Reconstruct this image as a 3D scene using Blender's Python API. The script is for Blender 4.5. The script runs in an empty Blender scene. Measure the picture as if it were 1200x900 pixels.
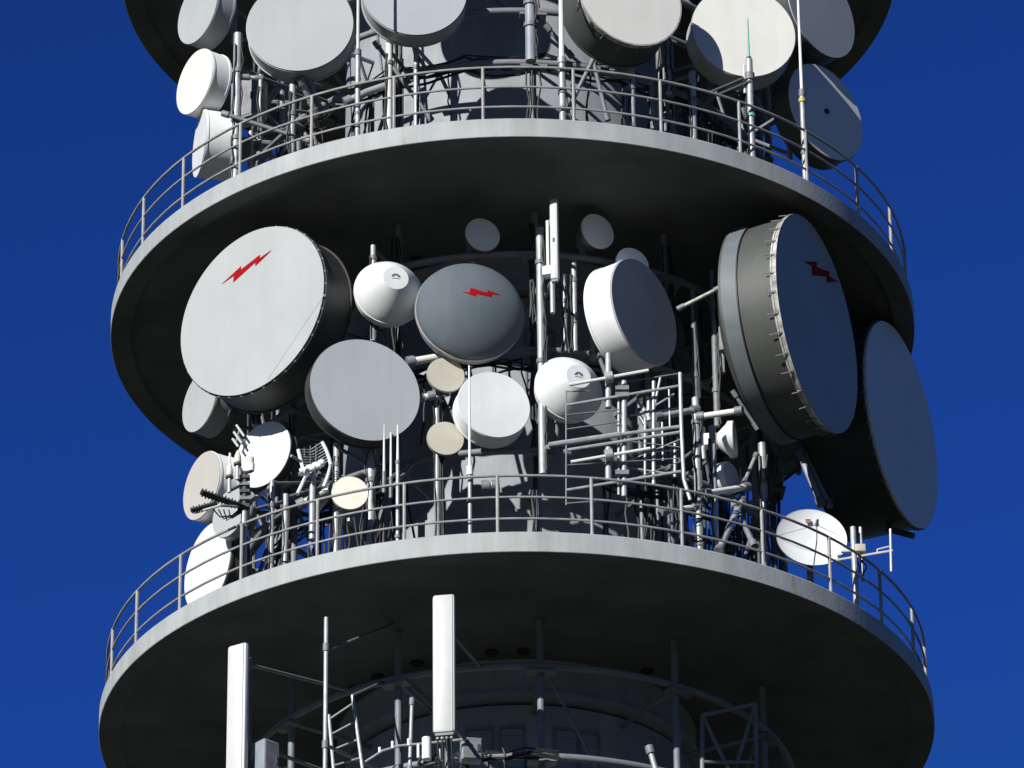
import bpy, math, random
from mathutils import Vector, Matrix
random.seed(11)
PI = math.pi
S = bpy.context.scene
COL = S.collection
V = Vector

# ------------------------------------------------------------------ camera numbers (photo 1200 x 900)
F, D, PITCH, ROLL, CX = 6500.0, 77.145, 0.50441, 0.010359, 1.26
HA, HB, HC, R = 43.278, 36.312, 50.117, 6.4      # undersides of the three platforms seen, platform radius
FA = 0.335                                        # fascia height
CAM = V((0, -D, 0))
_fw = V((0, math.cos(PITCH), math.sin(PITCH))); _up = V((0, -math.sin(PITCH), math.cos(PITCH))); _rt = V((1, 0, 0))
_c, _s = math.cos(ROLL), math.sin(ROLL)
RT = _rt * _c - _up * _s
UP = _rt * _s + _up * _c
def ray(px, py): return RT * (px - 600 - CX) + UP * (450 - py) + _fw * F
def at(px, py, y):                                # the point of the photo's line of sight at depth y
    d = ray(px, py); return CAM + d * ((y + D) / d.y)
def cyl(px, py, rho):                             # ... where it meets a cylinder about the tower axis (near side)
    d = ray(px, py); a = d.x**2 + d.y**2; b = 2 * CAM.y * d.y; c = D * D - rho * rho
    q = b * b - 4 * a * c
    t = (-b - math.sqrt(max(q, 0))) / (2 * a); return CAM + d * t
def mpp(p): return (p - CAM).dot(_fw) / F         # metres per photo pixel at a point
def azdir(deg): return V((math.sin(math.radians(deg)), -math.cos(math.radians(deg)), 0))
def polar(deg, r, z): v = azdir(deg) * r; v.z = z; return v

# ------------------------------------------------------------------ materials
def mat(name, col, rough=0.5, metal=0.0, dirt=0.12, scale=2.5, streak=0.0, col2=None, spec=0.4, bump=0.0, rust=0.0):
    m = bpy.data.materials.new(name); m.use_nodes = True
    nt = m.node_tree; N = nt.nodes; L = nt.links
    b = N['Principled BSDF']
    b.inputs['Roughness'].default_value = rough; b.inputs['Metallic'].default_value = metal
    b.inputs['Specular IOR Level'].default_value = spec
    tc = N.new('ShaderNodeTexCoord')
    n1 = N.new('ShaderNodeTexNoise'); n1.inputs['Scale'].default_value = scale; n1.inputs['Detail'].default_value = 6
    L.new(tc.outputs['Object'], n1.inputs['Vector'])
    r1 = N.new('ShaderNodeValToRGB'); r1.color_ramp.elements[0].position = .3; r1.color_ramp.elements[1].position = .72
    L.new(n1.outputs['Fac'], r1.inputs['Fac'])
    dark = tuple(c * (1 - dirt * 2.2) for c in col) if col2 is None else col2
    r1.color_ramp.elements[0].color = (*dark, 1); r1.color_ramp.elements[1].color = (*col, 1)
    out = r1.outputs['Color']
    if streak:
        mp = N.new('ShaderNodeMapping'); mp.inputs['Scale'].default_value = (3, 3, .3)
        L.new(tc.outputs['Object'], mp.inputs['Vector'])
        n2 = N.new('ShaderNodeTexNoise'); n2.inputs['Scale'].default_value = 1.3; n2.inputs['Detail'].default_value = 8
        n2.inputs['Roughness'].default_value = .7
        L.new(mp.outputs['Vector'], n2.inputs['Vector'])
        r2 = N.new('ShaderNodeValToRGB'); r2.color_ramp.elements[0].position = .32; r2.color_ramp.elements[1].position = .62
        v = 1 - streak; r2.color_ramp.elements[0].color = (v, v, v * .97, 1); r2.color_ramp.elements[1].color = (1, 1, 1, 1)
        L.new(n2.outputs['Fac'], r2.inputs['Fac'])
        mx = N.new('ShaderNodeMix'); mx.data_type = 'RGBA'; mx.blend_type = 'MULTIPLY'; mx.inputs['Factor'].default_value = 1
        L.new(out, mx.inputs['A']); L.new(r2.outputs['Color'], mx.inputs['B']); out = mx.outputs['Result']
    if rust:
        mp = N.new('ShaderNodeMapping'); mp.inputs['Scale'].default_value = (2.4, 2.4, .5)
        L.new(tc.outputs['Object'], mp.inputs['Vector'])
        n3 = N.new('ShaderNodeTexNoise'); n3.inputs['Scale'].default_value = 1.7; n3.inputs['Detail'].default_value = 5
        L.new(mp.outputs['Vector'], n3.inputs['Vector'])
        r3 = N.new('ShaderNodeValToRGB'); r3.color_ramp.elements[0].position = .66; r3.color_ramp.elements[1].position = .74
        r3.color_ramp.elements[0].color = (0, 0, 0, 1); r3.color_ramp.elements[1].color = (rust, rust, rust, 1)
        L.new(n3.outputs['Fac'], r3.inputs['Fac'])
        mx = N.new('ShaderNodeMix'); mx.data_type = 'RGBA'
        L.new(r3.outputs['Color'], mx.inputs['Factor']); L.new(out, mx.inputs['A']); mx.inputs['B'].default_value = (.22, .13, .07, 1)
        out = mx.outputs['Result']
    L.new(out, b.inputs['Base Color'])
    if bump:
        n4 = N.new('ShaderNodeTexNoise'); n4.inputs['Scale'].default_value = 18; n4.inputs['Detail'].default_value = 8
        L.new(tc.outputs['Object'], n4.inputs['Vector'])
        bp = N.new('ShaderNodeBump'); bp.inputs['Strength'].default_value = bump; bp.inputs['Distance'].default_value = .02
        L.new(n4.outputs['Fac'], bp.inputs['Height']); L.new(bp.outputs['Normal'], b.inputs['Normal'])
    return m
M = dict(
    shaft=mat('shaft_paint', (.30, .32, .34), .75, dirt=.08, streak=.18, bump=.15),
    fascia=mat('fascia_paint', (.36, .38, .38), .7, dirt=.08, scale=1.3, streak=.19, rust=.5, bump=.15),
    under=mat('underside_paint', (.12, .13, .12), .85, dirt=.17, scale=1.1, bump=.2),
    rail=mat('rail_paint', (.29, .287, .275), .55, dirt=.15, scale=6),
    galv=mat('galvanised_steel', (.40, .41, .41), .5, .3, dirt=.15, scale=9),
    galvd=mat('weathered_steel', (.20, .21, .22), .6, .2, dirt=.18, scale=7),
    frame=mat('frame_paint', (.19, .205, .22), .6, .1, dirt=.12, scale=5),
    white=mat('white_radome', (.66, .675, .675), .45, dirt=.05, scale=1.8, streak=.08),
    whiteshell=mat('white_shell_paint', (.76, .77, .76), .5, dirt=.06, scale=3),
    grey=mat('grey_radome', (.355, .37, .372), .6, dirt=.04, scale=1.2, streak=.045, spec=.3),
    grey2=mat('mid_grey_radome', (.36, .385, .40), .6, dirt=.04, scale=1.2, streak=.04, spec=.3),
    ivory=mat('ivory_radome', (.64, .63, .585), .5, dirt=.03, scale=1.8, streak=.05),
    cream=mat('cream_radome', (.44, .41, .335), .5, dirt=.05, scale=7),
    cream2=mat('pale_cream_radome', (.66, .64, .53), .5, dirt=.04, scale=7),
    beige=mat('beige_radome', (.43, .405, .365), .55, dirt=.04, scale=2),
    dome=mat('slate_dome', (.105, .126, .146), .72, dirt=.06, scale=2, streak=.10, spec=.25),
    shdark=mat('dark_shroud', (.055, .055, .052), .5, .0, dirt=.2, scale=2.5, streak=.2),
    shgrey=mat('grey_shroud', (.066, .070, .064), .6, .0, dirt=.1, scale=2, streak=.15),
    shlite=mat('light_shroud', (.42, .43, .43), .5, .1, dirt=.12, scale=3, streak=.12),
    band=mat('blue_grey_band', (.12, .14, .15), .6, .0, dirt=.1, scale=4),
    clip=mat('pale_clip_metal', (.50, .49, .44), .6, .0, dirt=.3, scale=9),
    red=mat('red_emblem', (.30, .003, .007), .8, dirt=.05, spec=.08),
    redfaded=mat('faded_red_print', (.34, .16, .13), .6, dirt=.25, scale=30),
    bright=mat('pale_radome', (.80, .80, .78), .5, dirt=.03),
    ink=mat('dark_print', (.05, .05, .055), .6, dirt=.05),
    black=mat('black_cable', (.018, .018, .018), .55, dirt=.1),
    green=mat('green_fibreglass', (.10, .40, .30), .5, dirt=.08),
    yellow=mat('yellow_sleeve', (.45, .38, .05), .5, dirt=.1),
    panel=mat('panel_white', (.50, .51, .49), .45, dirt=.03, scale=4, streak=.06),
    box=mat('cabinet_grey', (.24, .27, .30), .5, dirt=.1, scale=4),
    deck=mat('deck_coating', (.075, .08, .08), .85, dirt=.2, scale=1.5, bump=.2),
    ground=mat('ground_cover', (.05, .05, .036), .95, dirt=.3, scale=.02, col2=(.03, .037, .02)),
)

# ------------------------------------------------------------------ mesh builder
def basis(n):
    n = n.normalized(); ref = V((0, 0, 1)) if abs(n.z) < .95 else V((1, 0, 0))
    r = ref.cross(n).normalized(); return r, n.cross(r).normalized()
class MB:
    def __init__(s): s.v = []; s.f = []
    def ring(s, c, a, b, r, n):
        i0 = len(s.v)
        for k in range(n):
            t = 2 * PI * k / n; s.v.append(c + a * (r * math.cos(t)) + b * (r * math.sin(t)))
        return list(range(i0, i0 + n))
    def join(s, A, B):
        n = len(A)
        for k in range(n): s.f.append((A[k], A[(k + 1) % n], B[(k + 1) % n], B[k]))
    def tube(s, pts, r, n=8, caps=True):
        pts = [V(p) for p in pts]; prev = None; rings = []
        rr = r if isinstance(r, (list, tuple)) else [r] * len(pts)
        a = None
        for i, p in enumerate(pts):
            d = (pts[min(i + 1, len(pts) - 1)] - pts[max(i - 1, 0)])
            if d.length < 1e-9: d = V((0, 0, 1))
            d.normalize()
            if a is None: a, b = basis(d)
            else:
                a = (a - d * a.dot(d)).normalized(); b = d.cross(a).normalized()
            rings.append(s.ring(p, a, b, rr[i], n))
        for A, B in zip(rings, rings[1:]): s.join(A, B)
        if caps: s.f.append(tuple(reversed(rings[0]))); s.f.append(tuple(rings[-1]))
        return s
    def loop(s, pts, r, n=8):                      # closed tube
        pts = [V(p) for p in pts]; m = len(pts); rings = []
        for i, p in enumerate(pts):
            d = (pts[(i + 1) % m] - pts[i - 1]).normalized()
            a = V((0, 0, 1)) - d * d.z; a.normalize(); b = d.cross(a)
            rings.append(s.ring(p, a, b, r, n))
        for i in range(m): s.join(rings[i], rings[(i + 1) % m])
        return s
    def lathe(s, c, n, prof, seg=64, close=False):  # prof: (offset along n, radius)
        a, b = basis(n); rings = []
        for h, r in prof:
            if r < 1e-6: s.v.append(c + n * h); rings.append([len(s.v) - 1])
            else: rings.append(s.ring(c + n * h, a, b, r, seg))
        for A, B in zip(rings, rings[1:]):
            if len(A) == 1:
                for k in range(seg): s.f.append((A[0], B[(k + 1) % seg], B[k]))
            elif len(B) == 1:
                for k in range(seg): s.f.append((A[k], A[(k + 1) % seg], B[0]))
            else: s.join(A, B)
        return s
    def box(s, c, x, y, z, sx, sy, sz):            # centre, three unit axes, full sizes
        i = len(s.v)
        for k in (-.5, .5):
            for l, m in ((-.5, -.5), (.5, -.5), (.5, .5), (-.5, .5)):
                s.v.append(c + x * (l * sx) + y * (m * sy) + z * (k * sz))
        for q in ((0, 3, 2, 1), (4, 5, 6, 7), (0, 1, 5, 4), (1, 2, 6, 5), (2, 3, 7, 6), (3, 0, 4, 7)): s.f.append(tuple(i + j for j in q))
        return s
    def poly(s, pts):
        i = len(s.v); s.v += [V(p) for p in pts]; s.f.append(tuple(range(i, i + len(pts)))); return s
    def slab(s, pts, n, t):                        # flat outline with thickness t along n
        i = len(s.v); m = len(pts)
        s.v += [V(p) for p in pts] + [V(p) + n * t for p in pts]
        s.f.append(tuple(reversed(range(i, i + m)))); s.f.append(tuple(range(i + m, i + 2 * m)))
        for k in range(m): s.f.append((i + k, i + (k + 1) % m, i + m + (k + 1) % m, i + m + k))
        return s
    def build(s, name, m, parent=None, bevel=0.0):
        me = bpy.data.meshes.new(name)
        if parent is not None:
            inv = world_of(parent)
        else: inv = s.v[0].copy() * 0 + sum(s.v, V()) / len(s.v)
        me.from_pydata([tuple(p - inv) for p in s.v], [], s.f)
        import bmesh
        bm = bmesh.new(); bm.from_mesh(me); bmesh.ops.recalc_face_normals(bm, faces=bm.faces)
        if bevel:
            es = [e for e in bm.edges if len(e.link_faces) == 2 and e.calc_face_angle(0) > .9]
            bmesh.ops.bevel(bm, geom=es, offset=bevel, segments=2, affect='EDGES', profile=.5)
        bm.to_mesh(me); bm.free()
        for p in me.polygons: p.use_smooth = True
        me.set_sharp_from_angle(angle=math.radians(38))
        me.materials.append(M[m])
        o = bpy.data.objects.new(name, me); COL.objects.link(o)
        if parent is not None: o.parent = parent
        else: o.location = inv
        WORLD[o.name] = inv
        return o
WORLD = {}
def world_of(o): return WORLD[o.name]
def thing(name, label, cat, loc, group=None):
    o = bpy.data.objects.new(name, None); COL.objects.link(o); o.location = loc; o.empty_display_size = .2
    WORLD[o.name] = V(loc); o['label'] = label; o['category'] = cat
    if group: o['group'] = group
    return o
def tag(o, label, cat, group=None):
    o['label'] = label; o['category'] = cat
    if group: o['group'] = group
    return o

# ------------------------------------------------------------------ world, sun, camera
SUN_AZ, SUN_EL = -36.0, 25.0                        # azimuth from the camera's side of the tower, to the left
w = bpy.data.worlds.new('World'); S.world = w; w.use_nodes = True
nt = w.node_tree
sky = nt.nodes.new('ShaderNodeTexSky'); sky.sky_type = 'NISHITA'; sky.sun_disc = False
sky.sun_elevation = math.radians(SUN_EL); sky.sun_rotation = math.radians(180 + -SUN_AZ)
sky.altitude = 0; sky.air_density = 0.6; sky.dust_density = 0.0; sky.ozone_density = 10.0
gm = nt.nodes.new('ShaderNodeGamma'); gm.inputs['Gamma'].default_value = 1.57
bg = nt.nodes['Background']; bg.inputs['Strength'].default_value = 0.05
nt.links.new(sky.outputs['Color'], gm.inputs['Color']); dk = nt.nodes.new('ShaderNodeMix'); dk.data_type = 'RGBA'; dk.blend_type = 'DARKEN'; dk.inputs['Factor'].default_value = 1
dk.inputs['B'].default_value = (.62, 1.9, 5.0, 1)     # a very clear, even deep blue sky without a bright horizon
nt.links.new(gm.outputs['Color'], dk.inputs['A']); nt.links.new(dk.outputs['Result'], bg.inputs['Color'])
sl = bpy.data.lights.new('sun', 'SUN'); sl.energy = 5.0; sl.angle = math.radians(.53); sl.color = (1, .985, .95)
so = bpy.data.objects.new('sun', sl); COL.objects.link(so)
sd = V((math.sin(math.radians(SUN_AZ)) * math.cos(math.radians(SUN_EL)), -math.cos(math.radians(SUN_AZ)) * math.cos(math.radians(SUN_EL)), math.sin(math.radians(SUN_EL))))
so.rotation_euler = sd.to_track_quat('Z', 'Y').to_euler(); so.location = sd * 120 + V((0, 0, 40))
cd = bpy.data.cameras.new('camera'); cam = bpy.data.objects.new('camera', cd); COL.objects.link(cam); S.camera = cam
cd.sensor_width = 36; cd.lens = F / 1200 * 36; cd.shift_x = -CX / 1200; cd.clip_end = 8000; cd.clip_start = .5
mw = Matrix((RT, UP, -_fw)).transposed().to_4x4(); mw.translation = CAM; cam.matrix_world = mw
S.view_settings.view_transform = 'Standard'; S.view_settings.look = 'None'; S.view_settings.gamma = 1
S.view_settings.exposure = 0.4; S.view_settings.use_curve_mapping = False
S.cycles.max_bounces = 6

# ------------------------------------------------------------------ ground
GZ = -1.6
g = MB().lathe(V((0, 0, GZ)), V((0, 0, 1)), [(0, 0), (0, 30), (0, 120), (0, 600), (0, 5000)], 72).build('ground', 'ground')
g['kind'] = 'structure'

# ------------------------------------------------------------------ tower: shaft and platforms
Z = V((0, 0, 1))
tower = thing('telecom_tower', 'round grey tower shaft carrying stacked circular platforms crowded with dishes', 'tower', (0, 0, GZ))
SR = 2.75
TOPZ = HC + 9
def lev_prof(h):                                    # shaft profile just under a platform
    return [(h - .66, SR - .06), (h - .66, SR - .22), (h - .60, SR - .22), (h - .60, SR + .10), (h - .50, SR + .10), (h - .49, SR), (h - .02, SR)]
prof = [(0, SR + .3), (18, SR + .1)]
for h in (HB, HA, HC):
    prof += lev_prof(h)
    prof += [(h + .8, SR), (h + .8, SR + .05), (h + .92, SR + .05), (h + .92, SR), (h + 2.6, SR), (h + 2.6, SR - .06)]
prof += [(TOPZ, SR - .06), (TOPZ, 0)]
shaft = MB().lathe(V((0, 0, 0)), Z, [(z if i else GZ, r) for i, (z, r) in enumerate(prof)], 96).build('shaft', 'shaft', tower)
def wall_patch(mb, a0, a1, z0, z1, r, t):            # curved frame strip on the shaft
    for i in range(4):
        b0, b1 = a0 + (a1 - a0) * i / 4, a0 + (a1 - a0) * (i + 1) / 4
        P = [polar(b0, r, z0), polar(b1, r, z0), polar(b1, r, z1), polar(b0, r, z1)]
        mb.slab(P, azdir((b0 + b1) / 2), t)
def shutter(a, z, wdeg, hh, rr):
    o = MB()
    th = wdeg * .06
    wall_patch(o, a - wdeg / 2, a + wdeg / 2, z + hh - .05, z + hh, rr, .035); wall_patch(o, a - wdeg / 2, a + wdeg / 2, z, z + .05, rr, .035)
    for q in (-wdeg / 2, wdeg / 2 - th): wall_patch(o, a + q, a + q + th, z + .052, z + hh - .052, rr, .035)
    k = o.build('window', 'frame', tower)
    p = MB(); n = 7
    for j in range(n):
        z0 = z + .07 + (hh - .14) * j / n
        wall_patch(p, a - wdeg / 2 + th, a + wdeg / 2 - th, z0, z0 + (hh - .14) / n * .7, rr, .015)
    p.build('louvre', 'box', k)
for a, wd in ((-12, 9), (-1.5, 8), (16, 9), (23, 8)): shutter(a, HB - 1.75, wd, .75, SR - .057)
for a in (-20, 9): shutter(a, HA - 2.5, 10, 1.3, SR - .057)
def platform(h, vents):
    pr = [(FA - .02, R - .25), (FA, R - .25), (FA, R - .03), (FA - .03, R), (.008, R), (0, R - .008), (0, R - .32), (.06, R - .38), (.07, SR - .1)]
    slab = MB().lathe(V((0, 0, h)), Z, pr[:6] , 160).build('platform', 'fascia', tower)
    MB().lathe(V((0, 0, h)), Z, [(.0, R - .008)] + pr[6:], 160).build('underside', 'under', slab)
    MB().lathe(V((0, 0, h)), Z, [(FA - .012, R - .251), (FA - .012, SR - .1)], 120).build('deck_top', 'deck', slab)
    for a, r in vents:
        c = polar(a, r, h + .06)
        MB().lathe(c, Z, [(0.02, .10), (-.03, .10), (-.04, .07), (-.02, .0)], 16).build('vent', 'black', slab)
    return slab
VB = [(-7, 3.05), (2, 3.05), (-29, 3.05), (-43, 3.05), (-53, 3.05), (40, 3.05)]
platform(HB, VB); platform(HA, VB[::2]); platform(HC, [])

# ------------------------------------------------------------------ railings
def railing(h, off, label):
    t = thing('guard_railing', label, 'railing', (0, 0, h + FA), 'railings round the platform edges')
    rr = R - .1; n = 29
    for k, z in enumerate((.25, .60, .95)):
        MB().loop([polar(i * 360 / 116, rr, h + FA + z) for i in range(116)], .018 if k < 2 else .021, 8).build('rail', 'rail', t)
    for k in range(n):
        a = off + k * 360 / n
        MB().tube([polar(a, rr, h + FA - .002), polar(a, rr, h + FA + .95)], .026, 8).build('post', 'rail', t)
    return t
railing(HB, -2.2, 'grey three-bar tubular railing round the edge of the lower platform')
railing(HA, -3.7, 'grey three-bar tubular railing round the edge of the middle platform')
railing(HC, -1.0, 'grey three-bar tubular railing round the edge of the topmost platform')

# ------------------------------------------------------------------ ring frames that carry the antennas
RR = 4.2
def ring_frame(h, zlow, rings, label, seed, braces=True, plates=True):
    rnd = random.Random(seed)
    t = thing('scaffold', label, 'steel frame', (0, 0, zlow), 'ring frames round the shaft')
    for z in rings:
        MB().loop([polar(i * 3.75, RR, h + z) for i in range(96)], .055, 10).build('ring_pipe', 'frame', t)
    for k in range(12):
        a = 5 + 30 * k
        p0, p1 = polar(a, RR - .11, zlow), polar(a, RR - .11, h + .055)
        MB().tube([p0, p1], .055, 10).build('post', 'frame', t)
        if zlow > HB:
            for q in range(3):
                pts = []; z = zlow; sd_ = rnd.uniform(-1, 1)
                while z < h:
                    pts.append(polar(a + sd_ * 1.2 + rnd.uniform(-.5, .5), RR - .11 + .085 + rnd.uniform(0, .03), z)); z += .28
                MB().tube(pts, rnd.uniform(.011, .02), 6).build('cable', 'black', t)
            if abs((a + 180) % 360 - 180) > 28:
                for q in range(3):
                    aa = a + rnd.uniform(3, 27); r_ = rnd.uniform(3.1, 3.9); zt = rnd.uniform(zlow + 1.5, h - .3)
                    MB().tube([polar(aa, r_, zlow), polar(aa, r_, zt)], rnd.uniform(.025, .05), 8).build('post', 'galvd', t)
                    MB().tube([polar(aa, r_, zt - .3), polar(aa + rnd.uniform(-9, 9), RR, h + rnd.choice(rings))], .025, 6).build('brace', 'galvd', t)
                    pts = [polar(aa + rnd.uniform(-.6, .6), r_ + .06 + rnd.uniform(0, .04), zlow + .05 + (zt - zlow) * i / 9) for i in range(10)]
                    MB().tube(pts, .017, 6).build('cable', 'black', t)
        if plates:
            n = azdir(a); r = V((n.y * -1, n.x, 0))
            for z in rings:
                MB().box(polar(a, RR - .02, h + z - .085), r, n, Z, .42, .2, .035).build('clamp_plate', 'galvd', t)
        for z in rings[:3]:
            MB().tube([polar(a, RR - .1, h + z), polar(a + .5, SR - .12, h + z - .05)], .035, 6).build('radial_strut', 'frame', t)
        if braces and abs((a + 180) % 360 - 180 + 15) > 38:
            za, zb = h + rings[-1], zlow + .05
            MB().tube([polar(a + 1, RR - .12, za), polar(a + 15, RR - .25, zb)], .032, 6).build('brace', 'frame', t)
            MB().tube([polar(a + 29, RR - .12, za), polar(a + 15.5, RR - .2, zb)], .032, 6).build('brace', 'frame', t)
        if rnd.random() < .6:
            MB().tube([polar(a + 2, RR - .3, h + rings[0]), polar(a + 24, SR + .2, h + rings[1])], .03, 6).build('brace', 'galvd', t)
    return t
ring_frame(HA, HB + FA, (-.75, -2.42, -4.15), 'grey tubular ring frame between the lower and middle platforms', 1)
ring_frame(HC, HA + FA, (-.75, -2.42, -3.2, -4.15), 'grey tubular ring frame between the middle and topmost platforms', 2)
ring_frame(HB, HB - 6.2, (-.75, -2.2, -4.2), 'grey tubular ring frame hanging under the lower platform', 3)

# ------------------------------------------------------------------ dishes
def normal(a, el=0):
    a, el = math.radians(a), math.radians(el)
    return V((math.sin(a) * math.cos(el), -math.cos(a) * math.cos(el), math.sin(el)))
def onplane(px, py, c, n):
    d = ray(px, py); return CAM + d * ((c - CAM).dot(n) / d.dot(n))
BOLT = [(-1, 0), (-.18, .16), (-.22, .045), (.56, .11), (.50, 0), (1, 0), (.305, -.16), (.33, -.035), (-.58, -.20), (-.505, .012)]
RINGZ = {'M': [HA - .75, HA - 2.42, HA - 4.15], 'U': [HC - .75, HC - 2.42, HC - 4.15]}
def mount(t, back, n, rad, lev):
    """mast behind the dish, hub box and arms back to the nearest ring pipe of the frame"""
    r, u = basis(n)
    MB().box(back - n * .07, r, u, n, .22 + rad * .12, .22 + rad * .12, .14).build('mount_bracket', 'galvd', t, .01)
    mc = back - n * .17
    hl = max(.25, rad * .62) if rad < 1.2 else rad * .3
    MB().tube([mc - Z * hl, mc + Z * hl], .045, 10).build('mast', 'galv', t)
    az = math.degrees(math.atan2(mc.x, -mc.y))
    rho = math.hypot(mc.x, mc.y)
    for q in (-.8, .8):
        z = mc.z + q * hl
        zr = min(RINGZ[lev], key=lambda k: abs(k - z))
        e = polar(az, RR + (.0 if rho > RR else -.0), zr)
        MB().tube([V((mc.x, mc.y, z)), e], .03, 8).build('support_arm', 'galvd', t)
def dish(label, px, py, dpx, a, y, lpx, face='white', shell='whiteshell', el=0, lev='M', lip=True, group='drum-shaped microwave dishes', emblem=None, clips=0, band=False, spikes=True):
    c = at(px, py, y); s = mpp(c); rad = dpx * s / 2; Ln = lpx * s; n = normal(a, el)
    t = thing('microwave_dish', label, 'dish antenna', c - n * Ln, group)
    r, u = basis(n)
    e = .004 * rad
    # radome: a taut, faintly bulging membrane with a rounded hem
    MB().lathe(c, n, [(-.05 * rad - .01, rad * .985), (-.02, rad * 1.003), (0, rad * 1.003), (e * .7, rad * .5), (e, rad * .2), (e, 0)], 96).build('radome', face, t)
    pr = [(-.045 * rad - .012, rad * .99), (-.045 * rad - .012, rad * 1.0)]
    if lip: pr = [(-.03 * rad, rad * 1.0), (-.03 * rad, rad * 1.018), (-.03 * rad - .03, rad * 1.018), (-.03 * rad - .03, rad)]
    pr += [(-Ln * .55, rad * 1.0), (-Ln + .035, rad), (-Ln + .035, rad * 1.015), (-Ln, rad * 1.015), (-Ln, rad * .98)]
    sh = MB().lathe(c, n, pr, 96).build('shroud', shell, t)
    depth = min(.32 * rad, .45)
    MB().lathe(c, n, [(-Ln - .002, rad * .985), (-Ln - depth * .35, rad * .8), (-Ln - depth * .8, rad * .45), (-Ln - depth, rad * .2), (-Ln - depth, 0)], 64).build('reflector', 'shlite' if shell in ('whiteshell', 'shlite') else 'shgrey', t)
    mount(t, c - n * (Ln + depth), n, rad, lev)
    if band:
        MB().lathe(c, n, [(-Ln + .28, rad * 1.003), (-Ln + .28, rad * 1.014), (-Ln + .04, rad * 1.02), (-Ln + .04, rad * 1.003)], 96).build('rear_band', 'band', sh)
        MB().lathe(c, n, [(-Ln + .30, rad * 1.002), (-Ln + .30, rad * 1.016), (-Ln + .283, rad * 1.016), (-Ln + .283, rad * 1.002)], 96).build('seam_strap', 'black', sh)
    if clips and spikes:
        MB().lathe(c, n, [(-.004, rad * 1.004), (-.004, rad * 1.026), (-.035, rad * 1.026), (-.05, rad * 1.02), (-.11, rad * 1.014), (-.11, rad * 1.002)], 96).build('front_flange', 'clip', sh)
    for k in range(clips):
        t0 = 2 * PI * (k + random.uniform(-.12, .12)) / clips
        d = r * math.cos(t0) + u * math.sin(t0); tg = n.cross(d)
        b = MB()
        if spikes: b.box(c + d * rad * 1.022 - n * .06, tg, d, n, .03, .03, .06)
        else: b.box(c + d * rad * 1.012 - n * .055, tg, d, n, .035, .022, .05)
        if spikes: b.tube([c + d * (rad * 1.03) - n * .07, c + d * (rad * 1.03 + random.uniform(.005, .02)) - n * random.uniform(.17, .23)], .009, 6)
        b.build('clip', 'galvd', sh)
    if emblem:
        p0, p1, hpx = emblem
        A, B = onplane(*p0, c, n), onplane(*p1, c, n)
        X = (B - A) / 2; mid = (A + B) / 2; Y = n.cross(X).normalized()
        off = n * (e + .004)
        MB().slab([mid + off + X * q + Y * (v * X.length * hpx / 10) for q, v in BOLT], n, .003).build('emblem', 'red', t)
    return t, c, n, rad
def cone_dish(label, px, py, dpx, a, y, lpx, el=0, lev='M'):
    c = at(px, py, y); s = mpp(c); rad = dpx * s / 2; n = normal(a, el); h = lpx * s
    t = thing('microwave_dish', label, 'dish antenna', c - n * .2, 'white cone-fronted dishes')
    cap = rad * .37
    MB().lathe(c, n, [(-.02, rad * 1.0), (0, rad), (h * .06, rad * .985), (h * .22, rad * .915), (h * .45, rad * .785), (h * .70, rad * .62), (h * .88, rad * .48), (h, cap), (h + .003, cap * .5), (h + .004, 0)], 80).build('radome', 'white', t)
    MB().lathe(c, n, [(-.005, rad * .99), (-.005, rad * 1.022), (-.05, rad * 1.022), (-.05, rad * 1.0), (-.20, rad * .93), (-.20, rad * .9)], 80).build('rim', 'whiteshell', t)
    MB().lathe(c, n, [(-.202, rad * .92), (-.33, rad * .5), (-.36, 0)], 48).build('reflector', 'shlite', t)
    mount(t, c - n * .34, n, rad, lev)
    r, u = basis(n)
    cc = c + n * (h + .007) + u * cap * .05
    b = MB()
    for k in range(4):                              # small printed arch of peaks with a line of lettering under it
        t0 = math.radians(150 - 40 * k)
        q = cc + r * (cap * .27 * math.cos(t0)) + u * (cap * .26 * math.sin(t0) - cap * .02)
        for sx in (-1, 1):
            p1 = q + r * (sx * cap * .085) - u * cap * .09; p2 = q + u * cap * .08
            ww = r * cap * .035
            b.slab([p1 - ww, p1 + ww, p2 + ww, p2 - ww][::1], n, .003 + .001 * (sx > 0) + .0003 * k)
    for k in range(6):
        b.box(cc + r * (cap * (-.26 + .105 * k)) - u * cap * .12, r, u, n, cap * .065, cap * .045, .004)
    b.build('emblem', 'ink', t)
    return t
def small_dish(label, px, py, dpx, a, y, face, el=0, lev='M', group='small round link dishes', shell='galvd'):
    c = at(px, py, y); s = mpp(c); rad = dpx * s / 2; n = normal(a, el)
    t = thing('link_dish', label, 'dish antenna', c - n * .15, group)
    MB().lathe(c, n, [(-.05, rad * .99), (-.03, rad), (.0, rad), (.003, rad * .5), (.004, 0)], 64).build('radome', face, t)
    MB().lathe(c, n, [(-.045, rad * .98), (-.045, rad * 1.01), (-.06, rad * 1.01), (-.10, rad * .9), (-.16, rad * .45), (-.17, rad * .2)], 48).build('reflector', shell, t)
    MB().lathe(c, n, [(-.165, rad * .42), (-.30, rad * .42), (-.30, 0)], 20).build('radio_unit', 'shlite', t)
    mount(t, c - n * .28, n, max(rad, .3), lev)
    return t

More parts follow.
